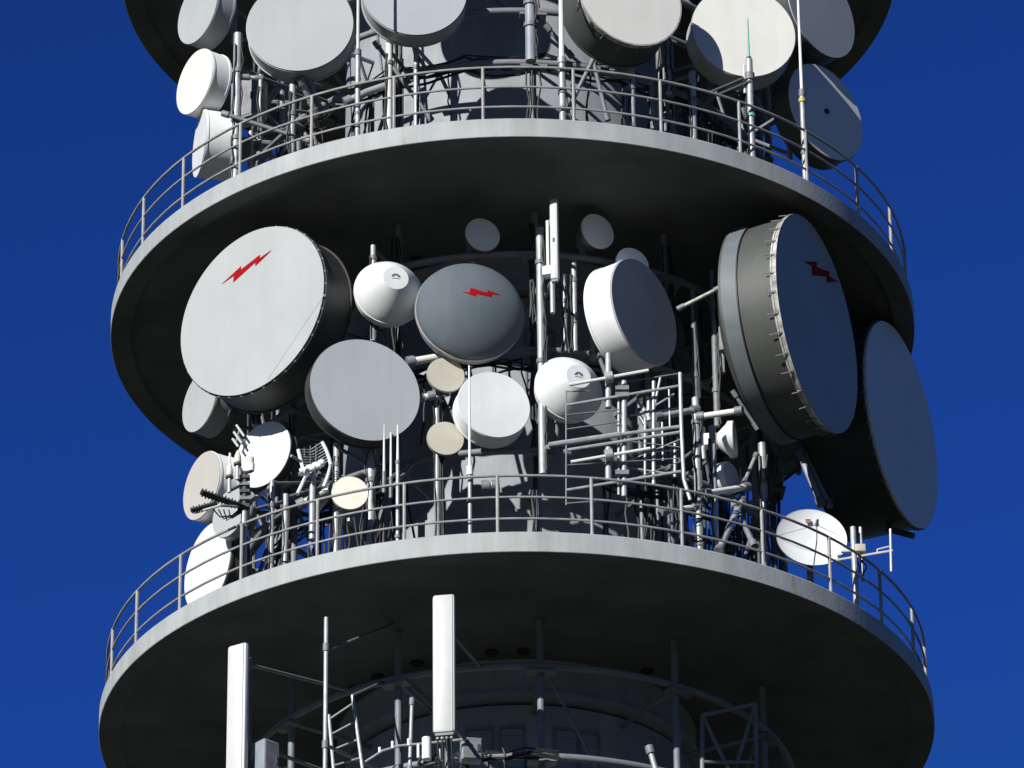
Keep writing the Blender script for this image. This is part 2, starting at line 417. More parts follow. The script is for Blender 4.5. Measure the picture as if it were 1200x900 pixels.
# ---- between lower and middle platform
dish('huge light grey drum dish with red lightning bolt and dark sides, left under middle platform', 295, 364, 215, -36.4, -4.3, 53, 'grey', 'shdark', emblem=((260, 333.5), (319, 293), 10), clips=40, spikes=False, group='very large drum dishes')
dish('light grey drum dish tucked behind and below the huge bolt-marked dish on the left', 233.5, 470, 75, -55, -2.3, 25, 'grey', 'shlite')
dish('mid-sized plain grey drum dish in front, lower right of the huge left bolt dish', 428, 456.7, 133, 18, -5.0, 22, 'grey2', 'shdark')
cone_dish('white cone-fronted dish left of the slate domed dish', 456, 343, 82, 14, -4.7, 36)
cone_dish('white cone-fronted dish behind the left end of the rectangular rod array', 667, 455.5, 82, 20, -4.8, 32)
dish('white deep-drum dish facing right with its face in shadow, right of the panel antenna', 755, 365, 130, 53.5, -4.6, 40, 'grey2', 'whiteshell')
dish('bright white drum dish below the slate domed dish', 579, 474, 86, 14, -5.0, 28, 'white', 'whiteshell')
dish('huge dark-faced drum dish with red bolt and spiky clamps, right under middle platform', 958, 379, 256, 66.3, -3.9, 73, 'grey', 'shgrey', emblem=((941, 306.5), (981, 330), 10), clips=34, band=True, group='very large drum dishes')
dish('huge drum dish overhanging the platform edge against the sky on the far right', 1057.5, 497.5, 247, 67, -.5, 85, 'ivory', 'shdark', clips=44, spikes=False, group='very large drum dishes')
dish('white drum dish with a curved shadow over its top, beneath the huge left dish', 308, 532.5, 83, -37, -3.45, 14, 'white', 'shdark')
dish('beige-faced drum dish on the left, behind the dark antenna arms', 236, 569, 83, -56, -3.1, 28, 'beige', 'whiteshell')
dish('pale grey dish partly hidden behind the lower left antenna mast', 268, 601, 60, -48, -4.0, 12, 'grey', 'shlite')
dish('large bright white dish behind the railing at the left edge of lower platform', 243, 664, 108, -57, -3.0, 26, 'white', 'shgrey')
small_dish('cream small dish tucked under the lower edge of the slate domed dish', 522.5, 439, 44.5, 12, -4.85, 'cream')
small_dish('cream small dish below the other cream one, left of bright white drum', 522, 513.5, 43.5, 8, -4.75, 'cream')
small_dish('pale cream small dish crossed by the shadow of the railing', 410, 577.5, 43, 2, -5.3, 'cream2')
small_dish('small grey dish in shade above the slate domed dish', 566, 274.5, 42, 20, -4.4, 'bright')
small_dish('small grey dish in shade just right of the white panel antenna', 701, 270.5, 44, 33, -4.3, 'bright')
small_dish('small grey dish peeping over the top of white deep-drum dish', 741.5, 309, 42, 25, -4.25, 'bright')
# ---- between middle and topmost platform
dish('tilted light grey drum dish at top left, above two other drums', 231.5, 12, 83, -53, -3.0, 26, 'grey', 'shlite', lev='U')
dish('light grey drum dish with white sides, middle of three stacked on upper left', 228, 95.5, 80, -54.8, -3.1, 26, 'ivory', 'whiteshell', lev='U')
dish('white narrow-seen drum dish just above the railing on upper left', 233.5, 168, 80, -75, -2.9, 36, 'white', 'whiteshell', lev='U')
dish('large light grey drum dish near top left of the shaft', 351.5, 29.5, 125, -3, -5.0, 28, 'grey', 'shlite', lev='U')
dish('large pale drum dish cut by the top of the picture, left of centre', 486, -11, 122, 4, -5.0, 27, 'grey2', 'shlite', lev='U')
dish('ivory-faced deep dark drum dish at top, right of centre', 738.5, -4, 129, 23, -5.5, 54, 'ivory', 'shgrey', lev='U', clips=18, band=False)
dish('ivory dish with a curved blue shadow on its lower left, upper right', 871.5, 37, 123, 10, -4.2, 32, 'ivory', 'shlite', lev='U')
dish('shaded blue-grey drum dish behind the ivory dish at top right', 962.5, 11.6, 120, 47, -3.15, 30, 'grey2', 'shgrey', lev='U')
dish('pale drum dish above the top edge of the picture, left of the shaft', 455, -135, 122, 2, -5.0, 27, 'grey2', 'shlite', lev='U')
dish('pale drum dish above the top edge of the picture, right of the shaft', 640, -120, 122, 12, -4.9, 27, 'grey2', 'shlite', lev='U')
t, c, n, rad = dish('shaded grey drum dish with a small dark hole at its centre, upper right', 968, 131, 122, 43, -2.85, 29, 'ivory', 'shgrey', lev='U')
MB().lathe(c + n * .014, n, [(0, .045), (.02, .045), (.02, .03), (.006, .0)], 20).build('vent_plug', 'black', t)

# slate dome
c = at(551, 364, -5.0); s_ = mpp(c); rad = 63.5 * s_; n = normal(9)
t = thing('microwave_dish', 'slate grey domed dish with red lightning bolt, at centre', 'dish antenna', c - n * .3)
DOME = [(-.05, 1.0), (0, 1.0), (.05, .975), (.135, .90), (.235, .76), (.325, .58), (.385, .40), (.425, .22), (.44, .10), (.442, 0)]
DOME = [(h * .82, r * rad) for h, r in DOME]
MB().lathe(c, n, DOME, 96).build('radome', 'dome', t)
MB().lathe(c, n, [(-.045, rad * .99), (-.045, rad * 1.02), (-.10, rad * 1.02), (-.10, rad), (-.28, rad * .95)], 96).build('rim', 'shlite', t)
MB().lathe(c, n, [(-.282, rad * .94), (-.45, rad * .5), (-.5, 0)], 64).build('reflector', 'shgrey', t)
mount(t, c - n * .48, n, rad, 'M')
def dome_h(r):
    for (h0, r0), (h1, r1) in zip(DOME[1:], DOME[2:]):
        if r1 <= r <= r0: return h0 + (h1 - h0) * (r0 - r) / (r0 - r1)
    return 0
def dome_hit(px, py, off):
    d = ray(px, py).normalized(); t0 = (c - CAM).dot(_fw) - 1.5; p = None
    for k in range(900):
        p = CAM + d * (t0 + k * .004); q = p - c; h = q.dot(n); rr = (q - n * h).length
        if rr < rad and h <= dome_h(rr) + off: return p
    return p
m0, m1 = V((541, 341.5)), V((587, 345.5)); ax = (m1 - m0) / 2; mid = (m0 + m1) / 2; ay = V((-ax.y, ax.x)).normalized()
b = MB()
def bolt_px(q, v): w_ = mid + ax * q - ay * (v * -23); return w_
# strip of quads between the upper and lower edges of the bolt
def edge(q, up):
    if up: P_ = [(-1, .0), (-.23, .2), (-.229, .06), (.55, .15), (.551, .0), (1, .0)]
    else: P_ = [(-1, .0), (-.58, .01), (-.579, -.24), (.30, -.05), (.301, -.2), (1, .0)]
    for (a0, b0), (a1, b1) in zip(P_, P_[1:]):
        if a0 <= q <= a1: return b0 + (b1 - b0) * (q - a0) / max(a1 - a0, 1e-6)
    return 0
K = 140
rows = []
for k in range(K + 1):
    q = -1 + 2 * k / K; lo, hi = edge(q, False), edge(q, True)
    row = []
    for j in range(5):
        p = bolt_px(q, lo + (hi - lo) * j / 4); row.append(dome_hit(p.x, p.y, .007))
    rows.append(row)
for r0, r1 in zip(rows, rows[1:]):
    for j in range(4): b.poly([r0[j], r1[j], r1[j + 1], r0[j + 1]])
b.build('emblem', 'red', t)

# two small dishes seen edge-on low right
c = at(857, 515, -3.4); n = normal(80); s_ = mpp(c); rad = 22 * s_
t = thing('link_dish', 'small white dish seen from the side with a boxy radio behind, facing right', 'dish antenna', c)
MB().lathe(c, n, [(.06, 0), (.06, rad * .97), (.05, rad), (-.03, rad), (-.06, rad * .85), (-.20, rad * .42), (-.20, 0)], 48).build('shell', 'white', t)
r, u = basis(n); MB().box(c - n * .31, r, u, n, .2, .2, .2).build('radio_unit', 'whiteshell', t, .015)
MB().tube([c - n * .43 - Z * .3, c - n * .43 + Z * .25], .04, 10).build('mast', 'galv', t)
MB().tube([c - n * .43, polar(45, RR, HA - 4.15)], .03, 8).build('support_arm', 'galvd', t)
c = at(857, 559, -3.4); n = normal(58); s_ = mpp(c); rad = 19.5 * s_
t = thing('link_dish', 'small dish with lilac-shaded face and white rim, under the edge-on white dish', 'dish antenna', c)
MB().lathe(c, n, [(.0, 0), (.0, rad * .95), (-.02, rad), (-.14, rad), (-.20, rad * .6), (-.24, 0)], 48).build('shell', 'whiteshell', t)
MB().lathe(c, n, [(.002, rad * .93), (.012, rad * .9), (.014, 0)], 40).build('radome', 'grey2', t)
MB().tube([c - n * .25 - Z * .3, c - n * .25 + Z * .25], .035, 10).build('mast', 'galv', t)
MB().tube([c - n * .25, polar(45, RR, HA - 4.15)], .03, 8).build('support_arm', 'galvd', t)

# satellite dish on the lower platform, right
c = at(951, 630, -3.55); n = normal(6, 11); s_ = mpp(c); rad = 42 * s_; r, u = basis(n)
t = thing('satellite_dish', 'white oval satellite dish behind the railing, lower right', 'satellite dish', V((c.x, c.y, HB + FA)))
b = MB(); b.lathe(c, n, [(.012, rad), (.0, rad * 1.0), (-.02, rad * .97), (-.10, rad * .55), (-.13, 0)], 72)
MBf = MB().lathe(c, n, [(.012, rad * .995), (-.005, rad * .96), (-.07, rad * .55), (-.095, rad * .2), (-.098, 0)], 72)
b.build('reflector_back', 'shlite', t); MBf.build('reflector', 'white', t)
k = MB(); q = c + u * rad * .62 - r * rad * .05 - n * .02
k.box(q, r, u, n, .08, .07, .012); k.build('emblem', 'redfaded', t)
lnb = c + n * .5 - u * .14
MB().tube([c - u * rad * .97 + n * .01, c - u * rad * .7 + n * .4, lnb], .010, 8).build('feed_arm', 'galvd', t)
MB().lathe(lnb, -n, [(-.10, .018), (-.04, .024), (0, .036), (.02, .036), (.02, 0)], 20).build('feed_horn', 'galv', t)
for sx in (-1, 1): MB().tube([c + r * (sx * rad * .97) + n * .012, lnb - n * .02], .004, 6).build('stay_wire', 'galvd', t)
MB().tube([V((c.x, c.y, HB + FA - .002)) - n * .25, c - n * .25 + Z * .1], .05, 10).build('mast', 'galvd', t)
MB().box(c - n * .19, r, u, n, .25, .25, .14).build('mount_bracket', 'galvd', t, .01)

# ------------------------------------------------------------------ slim antennas and poles
def standing(px, py0, py1, rho=6.22):                # foot on the platform at pixel py0, top at pixel py1
    b0 = cyl(px, py0, rho); z1 = at(px, py1, b0.y).z; return b0, z1
def deckz(z): return (HA if z > HA else HB) + FA - .002
def pole(name, label, cat, px, py0, py1, r, m, rho=6.22, group=None, collars=(), top=None):
    b0, z1 = standing(px, py0, py1, rho); b0.z = deckz(b0.z + .3)
    t = thing(name, label, cat, b0, group)
    L = z1 - b0.z
    MB().tube([b0, V((b0.x, b0.y, z1))], r, 10).build('mast', m, t)
    for f, rr, h, mm in collars:
        z = b0.z + L * f
        MB().tube([V((b0.x, b0.y, z - h / 2)), V((b0.x, b0.y, z + h / 2))], rr, 10).build('collar', mm, t)
    if top:
        MB().tube([V((b0.x, b0.y, z1 + .001)), V((b0.x, b0.y, z1 + top[0]))], [top[1], top[1] * .6], 8).build('whip', top[2], t)
    return t, b0, z1
pole('whip_antenna', 'thin white whip antenna rising past the bright white drum dish', 'whip antenna', 551, 622, 552, .032, 'galv', top=(1.75, .022, 'white'), collars=((1, .05, .14, 'whiteshell'), (.55, .045, .05, 'galvd')))
pole('whip_antenna', 'grey pole with rust marks between the two large upper left dishes', 'pole antenna', 419, 156, 60, .042, 'galv', top=(2.6, .026, 'panel'), collars=((.98, .055, .1, 'galvd'), (.62, .052, .06, 'yellow'), (.3, .05, .05, 'galvd')))
pole('whip_antenna', 'thick white pole left of the ivory deep-drum dish, cut off by the top', 'pole antenna', 659.5, 138, 70, .055, 'galv', top=(2.4, .042, 'white'), collars=((.98, .07, .1, 'galv'), (.5, .07, .07, 'galvd'), (.25, .068, .05, 'galvd')))
t, b0, z1 = pole('whip_antenna', 'pole with green-topped whip in front of the upper right ivory dish', 'whip antenna', 881.5, 178, 70, .055, 'galv', top=(.75, .02, 'green'), collars=((.97, .04, .2, 'ink'), (.83, .08, .12, 'galvd'), (.45, .075, .05, 'green')))
for f, dx, dl in ((.80, -.36, .3), (.77, -.26, .2)):
    z = b0.z + (z1 - b0.z) * f
    MB().box(V((b0.x + dx, b0.y - .05, z - .12)), V((.88, 0, .42)).normalized(), V((0, 1, 0)), V((-.42, 0, .88)).normalized(), .60, .04, .03).build('side_arm', 'ink', t)
MB().tube([V((b0.x - .08, b0.y, z1 - .6)), V((b0.x - .08, b0.y, z1 - .1))], .02, 8).build('dipole', 'panel', t)
pole('whip_antenna', 'tall white two-piece whip at the right, standing inside the railing', 'whip antenna', 943.5, 203, 107, .042, 'galv', top=(2.6, .026, 'white'), collars=((.98, .052, .12, 'galvd'), (.9, .06, .06, 'yellow'), (.35, .058, .05, 'galvd')))
for px, p0, p1, lab in ((450, 560, 497, 'left one of three short white rods in front of plain grey drum dish'), (458, 566, 507, 'middle and lowest of three short white rods before plain grey drum dish')):
    p = at(px, p0, -4.9); q = at(px, p1, -4.9)
    t = thing('whip_antenna', lab, 'whip antenna', p, 'short white rods')
    MB().tube([p, V((p.x, p.y, q.z))], [.02, .013], 8).build('rod', 'white', t)
    MB().tube([V((p.x, p.y, p.z - .25)), V((p.x, p.y, p.z + .1))], .028, 8).build('base', 'galvd', t)
    MB().tube([V((p.x, p.y, p.z - .1)), polar(math.degrees(math.atan2(p.x, -p.y)), RR, HA - 4.15)], .03, 8).build('bracket_arm', 'galvd', t)
pole('whip_antenna', 'right and tallest of three short white rods, on its own pole behind railing', 'whip antenna', 466, 634, 542, .03, 'galv', rho=5.9, top=(.62, .022, 'white'), collars=((1, .038, .06, 'galvd'), (.2, .048, .05, 'galvd')))

# panel antenna, middle level
def panel(t, c, a, wid, dep, h, m='panel'):
    n = azdir(a); r = V((-n.y, n.x, 0))
    MB().box(c, r, n, Z, wid, dep, h).build('body', m, t, min(dep, wid) * .36)
    MB().box(c - n * (dep / 2 + .012), r, n, Z, wid * .55, .02, h * .96).build('back_rail', 'galv', t)
    MB().box(c - Z * (h / 2 + .02), r, n, Z, wid * .8, dep * .7, .038).build('end_cap', 'galvd', t)
    return n, r
p0, p1 = at(650.5, 328, -5.35), at(650.5, 234, -5.35)
h_ = (p1 - p0).z; c = V((p0.x, p0.y, (p0.z + p1.z) / 2))
t = thing('panel_antenna', 'slim white panel antenna hung under the middle platform at centre', 'panel antenna', c)
n, r = panel(t, c, -18, .13, .09, h_)
MB().box(c + r * .0 + n * .049 - Z * h_ * .02, r, n, Z, .03, .012, .07).build('label_plate', 'ink', t)
n2 = azdir(-18)
MB().box(c + V((-.10, .12, -.02 * h_)), r, n, Z, .05, .04, h_ * .62).build('side_panel', 'panel', t, .01)
MB().tube([c + V((-.04, .22, -h_ * .82)), c + V((-.04, .22, h_ * .45))], .04, 10).build('mast', 'galv', t)
MB().box(c + V((-.09, .15, -h_ * .34)), r, n, Z, .16, .16, .15).build('bracket', 'whiteshell', t, .01)
MB().tube([c + V((-.04, .22, -h_ * .4)), polar(6, RR, HA - .75 - .9)], .03, 8).build('support_arm', 'galv', t)
MB().tube([c + V((-.04, .22, h_ * .2)), polar(6, RR, HA - .75)], .03, 8).build('support_arm', 'galvd', t)

# two long panel antennas under the lower platform
def long_panel(px, py0, py1, y, a, wid, label, extra):
    p0, p1 = at(px, py0, y), at(px, py1, y); h = p1.z - p0.z; c = V((p0.x, y, (p0.z + p1.z) / 2))
    t = thing('panel_antenna', label, 'panel antenna', c, 'long white panels under the lower platform')
    n, r = panel(t, c, a, wid, .13, h)
    MB().box(c + n * .068 + r * wid * .36, r, n, Z, .012, .006, h * .98).build('seam', 'shlite', t)
    mp_ = c - n * .28
    MB().tube([V((mp_.x, mp_.y, p0.z - 1.3)), V((mp_.x, mp_.y, p1.z - .1))], .045, 10).build('mast', 'galvd', t)
    for f in (-.38, .38):
        MB().box(c - n * .165 + Z * h * f, r, n, Z, .10, .17, .08).build('bracket', 'galvd', t)
    az = math.degrees(math.atan2(mp_.x, -mp_.y))
    for zr in (HB - .75, HB - 2.2):
        zz = min(zr - .05, p1.z - .2)
        MB().tube([V((mp_.x, mp_.y, zz)), polar(az + 3, RR, zr)], .03, 8).build('support_arm', 'galvd', t)
    for k in range(4):                               # feeder tails under the panel
        q = c - Z * (h / 2 + .03) + r * (wid * (-.3 + .2 * k))
        MB().tube([q, q - Z * .12, q - Z * .3 - n * .1, q - Z * .7 - n * .22], .016, 6).build('feeder', 'black', t)
        MB().tube([q + Z * .02, q - Z * .05], .024, 8).build('connector', 'clip', t)
    return t, c, n, r, p0, h
long_panel(277, 940, 756, -5.1, -30, .33, 'long white panel antenna on the left, hanging under the lower platform', 0)
t, c, n, r, p0, h = long_panel(521, 860, 698, -5.85, -8, .33, 'long white panel antenna at centre, hanging under the lower platform', 1)
# pole and ladder under the lower platform
p1 = at(382.5, 724, -5.35); p0 = at(382.5, 960, -5.35)
t = thing('steel_pole', 'slim bright vertical pole beside the ladder, under the lower platform', 'pole', V((p1.x, p1.y, p0.z)))
MB().tube([V((p1.x, p1.y, p0.z)), p1], .036, 10).build('mast', 'galv', t)
for py in (759, 873):
    q = at(382.5, py, -5.35); MB().tube([V((p1.x, p1.y, q.z - .06)), V((p1.x, p1.y, q.z + .06))], .052, 10).build('collar', 'galvd', t)
q = at(384, 762, -5.35); MB().tube([q, polar(-24, 4.4, HB + .05)], .022, 8).build('stay', 'galvd', t)
q = at(384, 874, -5.35); MB().tube([q, polar(-28, RR, HB - 2.2)], .028, 8).build('stay', 'galvd', t)
t = thing('ladder', 'short grey ladder leaning beside the slim pole under lower platform', 'ladder', at(404, 900, -5.0))
A0, A1, B0, B1 = at(396, 960, -5.05), at(385.5, 838, -4.75), at(433, 960, -5.05), at(413, 815, -4.75)
for a_, b_ in ((A0, A1), (B0, B1)): MB().tube([a_, b_], .026, 8).build('side_rail', 'galv', t)
for k in range(7):
    f0, f1 = .06 + k * .15, .03 + k * .148
    MB().tube([A0.lerp(A1, f0), B0.lerp(B1, f1 + .02)], .015, 8).build('rung', 'galv', t)
MB().tube([B1, polar(-27.5, RR, HB - .75)], .02, 8).build('stay', 'galvd', t)

# ------------------------------------------------------------------ rectangular rod array and dipoles, right of centre
YA = -5.25
def P(px, py, y=YA): return at(px, py, y)
t = thing('array_antenna', 'rectangular array of thin horizontal rods on twin masts, right of the cone dish', 'array antenna', P(731, 580))
MB().tube([P(663.5, 458), P(663.5, 592)], .012, 8).build('side_rod', 'galvd', t)
MB().tube([P(797, 437), P(798.5, 500), P(801.5, 562), P(809, 586)], .03, 8).build('side_rod', 'galv', t)
for p, q, r_ in (((737, 447), (797, 437.5), .011), ((663, 475), (797, 452), .022), ((664, 486), (726, 480), .010), ((664, 503), (726, 494), .012), ((643, 521.5), (727, 509), .042), ((727, 509), (797, 500), .028), ((665, 527.5), (797, 506.5), .026),
                 ((735, 517), (797, 524), .010), ((665, 545), (797, 537), .009), ((664, 574.5), (798, 552.5), .024), ((664, 590), (700, 587), .012), ((740, 562), (800, 540), .008), ((664, 459), (690, 458), .009)):
    MB().tube([P(*p), P(*q)], r_, 8).build('rod', 'galv' if r_ > .015 else 'galvd', t)
for x0, y0, x1, y1, r_ in ((760, 466, 760, 493, .03), (756, 490, 756, 558, .02), (766, 447, 766, 568, .028), (774, 442, 767, 476, .02), (767, 476, 790, 462, .018), (791, 520, 791, 559, .024), (748, 470, 762, 492, .03), (745, 480, 757, 500, .02), (735, 548, 790, 556, .016), (740, 532, 795, 527, .014), (738, 487, 796, 478, .016), (776, 495, 777, 540, .016), (784, 455, 785, 500, .014), (737, 540, 797, 515, .012)):
    q0_, q1_ = P(x0, y0, YA + .3), P(x1, y1, YA + .3); MB().tube([q0_, q1_], r_, 8).build('rod', 'galv', t)
MB().tube([P(731.5, 447, YA + .08), P(731.5, 582, YA + .08)], .045, 10).build('mast', 'galv', t)
MB().tube([P(725, 448, YA + .07), P(725, 580, YA + .07)], .022, 10).build('mast', 'galv', t)
MB().tube([P(643.5, 523, YA), polar(6, RR, HA - 4.15)], .04, 8).build('support_arm', 'galv', t)
for py in (456, 464, 555): MB().box(P(729, py, YA + .04), V((1, 0, 0)), V((0, 1, 0)), Z, .2, .12, .07).build('clamp', 'galvd', t)
q = P(731.5, 540, YA + .08)
MB().tube([q, polar(20, RR, HA - 4.15)], .04, 8).build('support_arm', 'galvd', t)
for (xa, ya), (xb, yb), lab, py0, py1 in (((667, 451), (760, 434), 'upper white slanting dipole bar across the front of right cone dish', 415, 478), ((669, 541.5), (762, 525.5), 'lower white slanting dipole bar on a short post, near the railing', 525, 563)):
    t = thing('dipole_antenna', lab, 'dipole antenna', P(713, py1, YA - .1), 'slanting dipole bars')
    MB().tube([P(xa, ya, YA - .1), P(xb, yb, YA - .1)], .026, 8).build('dipole', 'ivory', t)
    MB().tube([P(713, py1, YA + .05), P(713, py0, YA + .05)], .05, 10).build('mast', 'galv', t)
    MB().tube([P(709, (ya + yb) / 2 + .8, YA - .06), P(718, (ya + yb) / 2 - .9, YA - .06)], .09, 12).build('clamp', 'galv', t)
    MB().tube([P(713, (py0 + py1) / 2, YA + .05), polar(18, RR, (HA - 2.42) if py0 < 450 else HA - 4.15)], .032, 8).build('support_arm', 'galvd', t)

# folded dipole on a mast, far right of the lower platform
b0, z1 = standing(1003.5, 706, 618); b0.z = HB + FA - .002
t = thing('dipole_antenna', 'vertical folded dipole on a white pole against the sky, right end', 'dipole antenna', b0)
yy = b0.y
MB().tube([b0, V((b0.x, yy, z1))], .046, 10).build('mast', 'galv', t)
q0, q1 = at(1011, 681, yy + .1), at(1010.5, 618, yy + .1); MB().tube([q0, V((q0.x, q0.y, q1.z))], .026, 8).build('rear_rod', 'galv', t)
q0, q1 = at(978, 657, yy), at(1046, 645.5, yy); MB().tube([q0, q1], .022, 8).build('boom', 'panel', t)
q0, q1 = at(1044.5, 670, yy), at(1043.5, 620, yy); MB().tube([q0, q1], .021, 8).build('dipole', 'galv', t)
MB().tube([at(1028, 648, yy), at(1028, 644, yy), at(1042, 640.5, yy)], .014, 8).build('matching_loop', 'panel', t)
MB().box(at(1008, 643, yy), V((1, 0, 0)), V((0, 1, 0)), Z, .16, .1, .12).build('clamp', 'cream', t, .01)
MB().box(at(994, 645, yy), V((1, 0, 0)), V((0, 1, 0)), Z, .22, .06, .07).build('clamp', 'panel', t, .01)
for k in range(3):
    MB().tube([at(1000 + 4 * k, 655, yy + .05), at(998 + 9 * k, 664, yy + .1), at(1004 + 3 * k, 676, yy + .05)], .012, 6).build('feeder', 'black', t)

# mast with beacon-like antennas and dark arms, left
b0, z1 = standing(285, 684, 553); b0.z = HB + FA - .002; yy = b0.y
t = thing('antenna_mast', 'dark-topped pole with two dome aerials, a cup and two black arms, lower left', 'antenna mast', b0)
zk = at(285, 600, yy).z
MB().tube([b0, V((b0.x, yy, zk))], .05, 10).build('mast', 'galv', t)
MB().tube([V((b0.x, yy, zk + .001)), V((b0.x, yy, z1))], .042, 10).build('upper_mast', 'ink', t)
def q_(px, py, dy=0): return at(px, py, yy + dy)
for px, pb, pt, pr in ((269, 556, 543, 4.0), (278.6, 541, 528, 4.4)):
    B_ = q_(px, pb, -.1); T_ = q_(px, pt, -.1); T_.x, T_.y = B_.x, B_.y; s_ = mpp(B_)
    hh = T_.z - B_.z
    d = MB().lathe(B_, Z, [(-.02, pr * s_ * .8), (0, pr * s_), (hh * .45, pr * s_ * .92), (hh * .8, pr * s_ * .55), (hh, pr * s_ * .22), (hh + .01, 0)], 20).build('dome', 'cream2', t)
    MB().tube([B_ - Z * .03, B_ - Z * .30], .028, 8).build('stem', 'galv', t)
    MB().tube([B_ - Z * .03, B_ - Z * .06], .06, 10).build('collar', 'ink', t)
    if px < 272: MB().tube([T_, T_ + Z * .17], .018, 6).build('spike', 'white', t)
    MB().tube([B_ - Z * .28, q_(285, 567, 0)], .022, 8).build('side_arm', 'ink', t)
B_ = q_(294.5, 552, -.1)
MB().tube([B_ + Z * .0, B_ + Z * .12], [.045, .05], 12).build('cup', 'whiteshell', t); MB().tube([B_ + Z * .121, B_ + Z * .22], .04, 10).build('cup_cap', 'cream', t)
MB().tube([B_ + Z * .221, B_ + Z * .45], .012, 6).build('spike', 'white', t)
MB().tube([B_ - Z * .0, q_(285, 555, 0)], .028, 8).build('side_arm', 'ink', t)
for (xa, ya), (xb, yb), rr, n_ in (((236, 577), (286, 594.5), .055, 13), ((224, 598.5), (254, 590.5), .04, 9)):
    A_, B_ = q_(xa, ya, -.45), q_(xb, yb, -.02 if xb > 270 else -.35)
    arm = MB().tube([A_, B_], rr, 4).build('black_arm', 'black', t)
    d = (B_ - A_).normalized(); up_ = V((d.z, 0, -d.x)).normalized() if abs(d.x) > 0 else Z
    e = MB()
    for k in range(n_):
        p = A_.lerp(B_, (k + .3) / n_); l_ = rr + .012 + .012 * (k % 2)
        e.tube([p - up_ * l_, p + up_ * l_], .013, 6)
    e.build('element_rods', 'black', arm)
A_, B_ = q_(228, 601, -.4), q_(258, 592.5, -.4); MB().tube([A_, B_], .02, 8).build('white_boom', 'panel', t)
MB().tube([B_, q_(285, 594, 0)], .02, 8).build('side_arm', 'galv', t)
for k in range(4):
    MB().tube([q_(250 + 6 * k, 597, -.2), q_(258 + 4 * k, 606 + 2 * (k % 3), -.15), q_(272, 604 + k, -.1), q_(284, 594 + 2 * k, .02)], .011, 6).build('feeder', 'black', t)
for k in range(5):
    zz = z1 - .1 - k * .12
    MB().box(V((b0.x, yy, zz)), V((1, 0, 0)), V((0, 1, 0)), Z, .15, .12, .05).build('clamp', 'galvd' if k % 2 else 'ink', t)

# grid parabolic antenna, lower left
YG = -5.1
t = thing('grid_antenna', 'white wire-grid antenna with curved ribs, right of white dish with shadowed top', 'grid antenna', at(366, 560, YG))
def arc(p, q, bulge, dy, k=9):
    out = []
    for i in range(k + 1):
        f = i / k; x = p[0] + (q[0] - p[0]) * f + bulge * 4 * f * (1 - f); y = p[1] + (q[1] - p[1]) * f
        out.append(at(x, y, YG + dy * 4 * f * (1 - f)))
    return out
L1 = arc((349.5, 527), (356, 553), 0, .0); R1 = arc((377.5, 518), (387.5, 545), 1.5, .0); R2 = arc((387.5, 545), (379, 571), 1, .05); L2 = arc((358.5, 558), (348.5, 579), 0, .05)
for q in (L1, R1, R2, L2): MB().tube(q, .028, 8).build('rib', 'white', t)
for k in range(8):
    f = k / 8; A_ = L1[int(f * 9)]; B_ = R1[int(f * 9)]
    mid_ = A_.lerp(B_, .5) + V((0, .12, 0))
    MB().tube([A_, mid_, B_], .008, 6).build('wire', 'galv', t)
for k in range(1, 8):
    A_ = L2[int(k / 8 * 9)]; B_ = R2[int(k / 8 * 9)]
    MB().tube([A_, A_.lerp(B_, .5) + V((0, .16, 0)), B_], .007, 6).build('wire', 'galvd', t)
for k in range(3): MB().tube([L1[0].lerp(R1[0], .25 + .25 * k), at(358 + 6 * k, 548, YG + .1)], .008, 6).build('wire', 'galvd', t)
hub = at(366, 549, YG - .02)
for k in range(7):
    p = at(355 + 3.6 * k, 551.5 - 1.5 * k + (k % 2) * 2, YG - .03)
    MB().lathe(p, V((1, 0, .3)).normalized(), [(-.05, 0), (-.05, .035), (-.02, .05), (.03, .05), (.05, .03), (.05, 0)], 12).build('feed_housing', 'whiteshell', t)
MB().tube([at(356, 552, YG), at(379, 544, YG)], .04, 10).build('feed_bar', 'white', t)
MB().tube([at(353, 541, YG - .2), at(341, 534, YG - .35)], .022, 8).build('feed_arm', 'galv', t)
MB().tube([hub + V((0, .15, .1)), hub + V((0, .15, -1.1))], .05, 10).build('mast', 'galv', t)
MB().tube([hub + V((0, .15, -.7)), at(395, 568, -4.4), polar(-33, RR, HA - 4.15)], .05, 10).build('support_arm', 'galv', t)

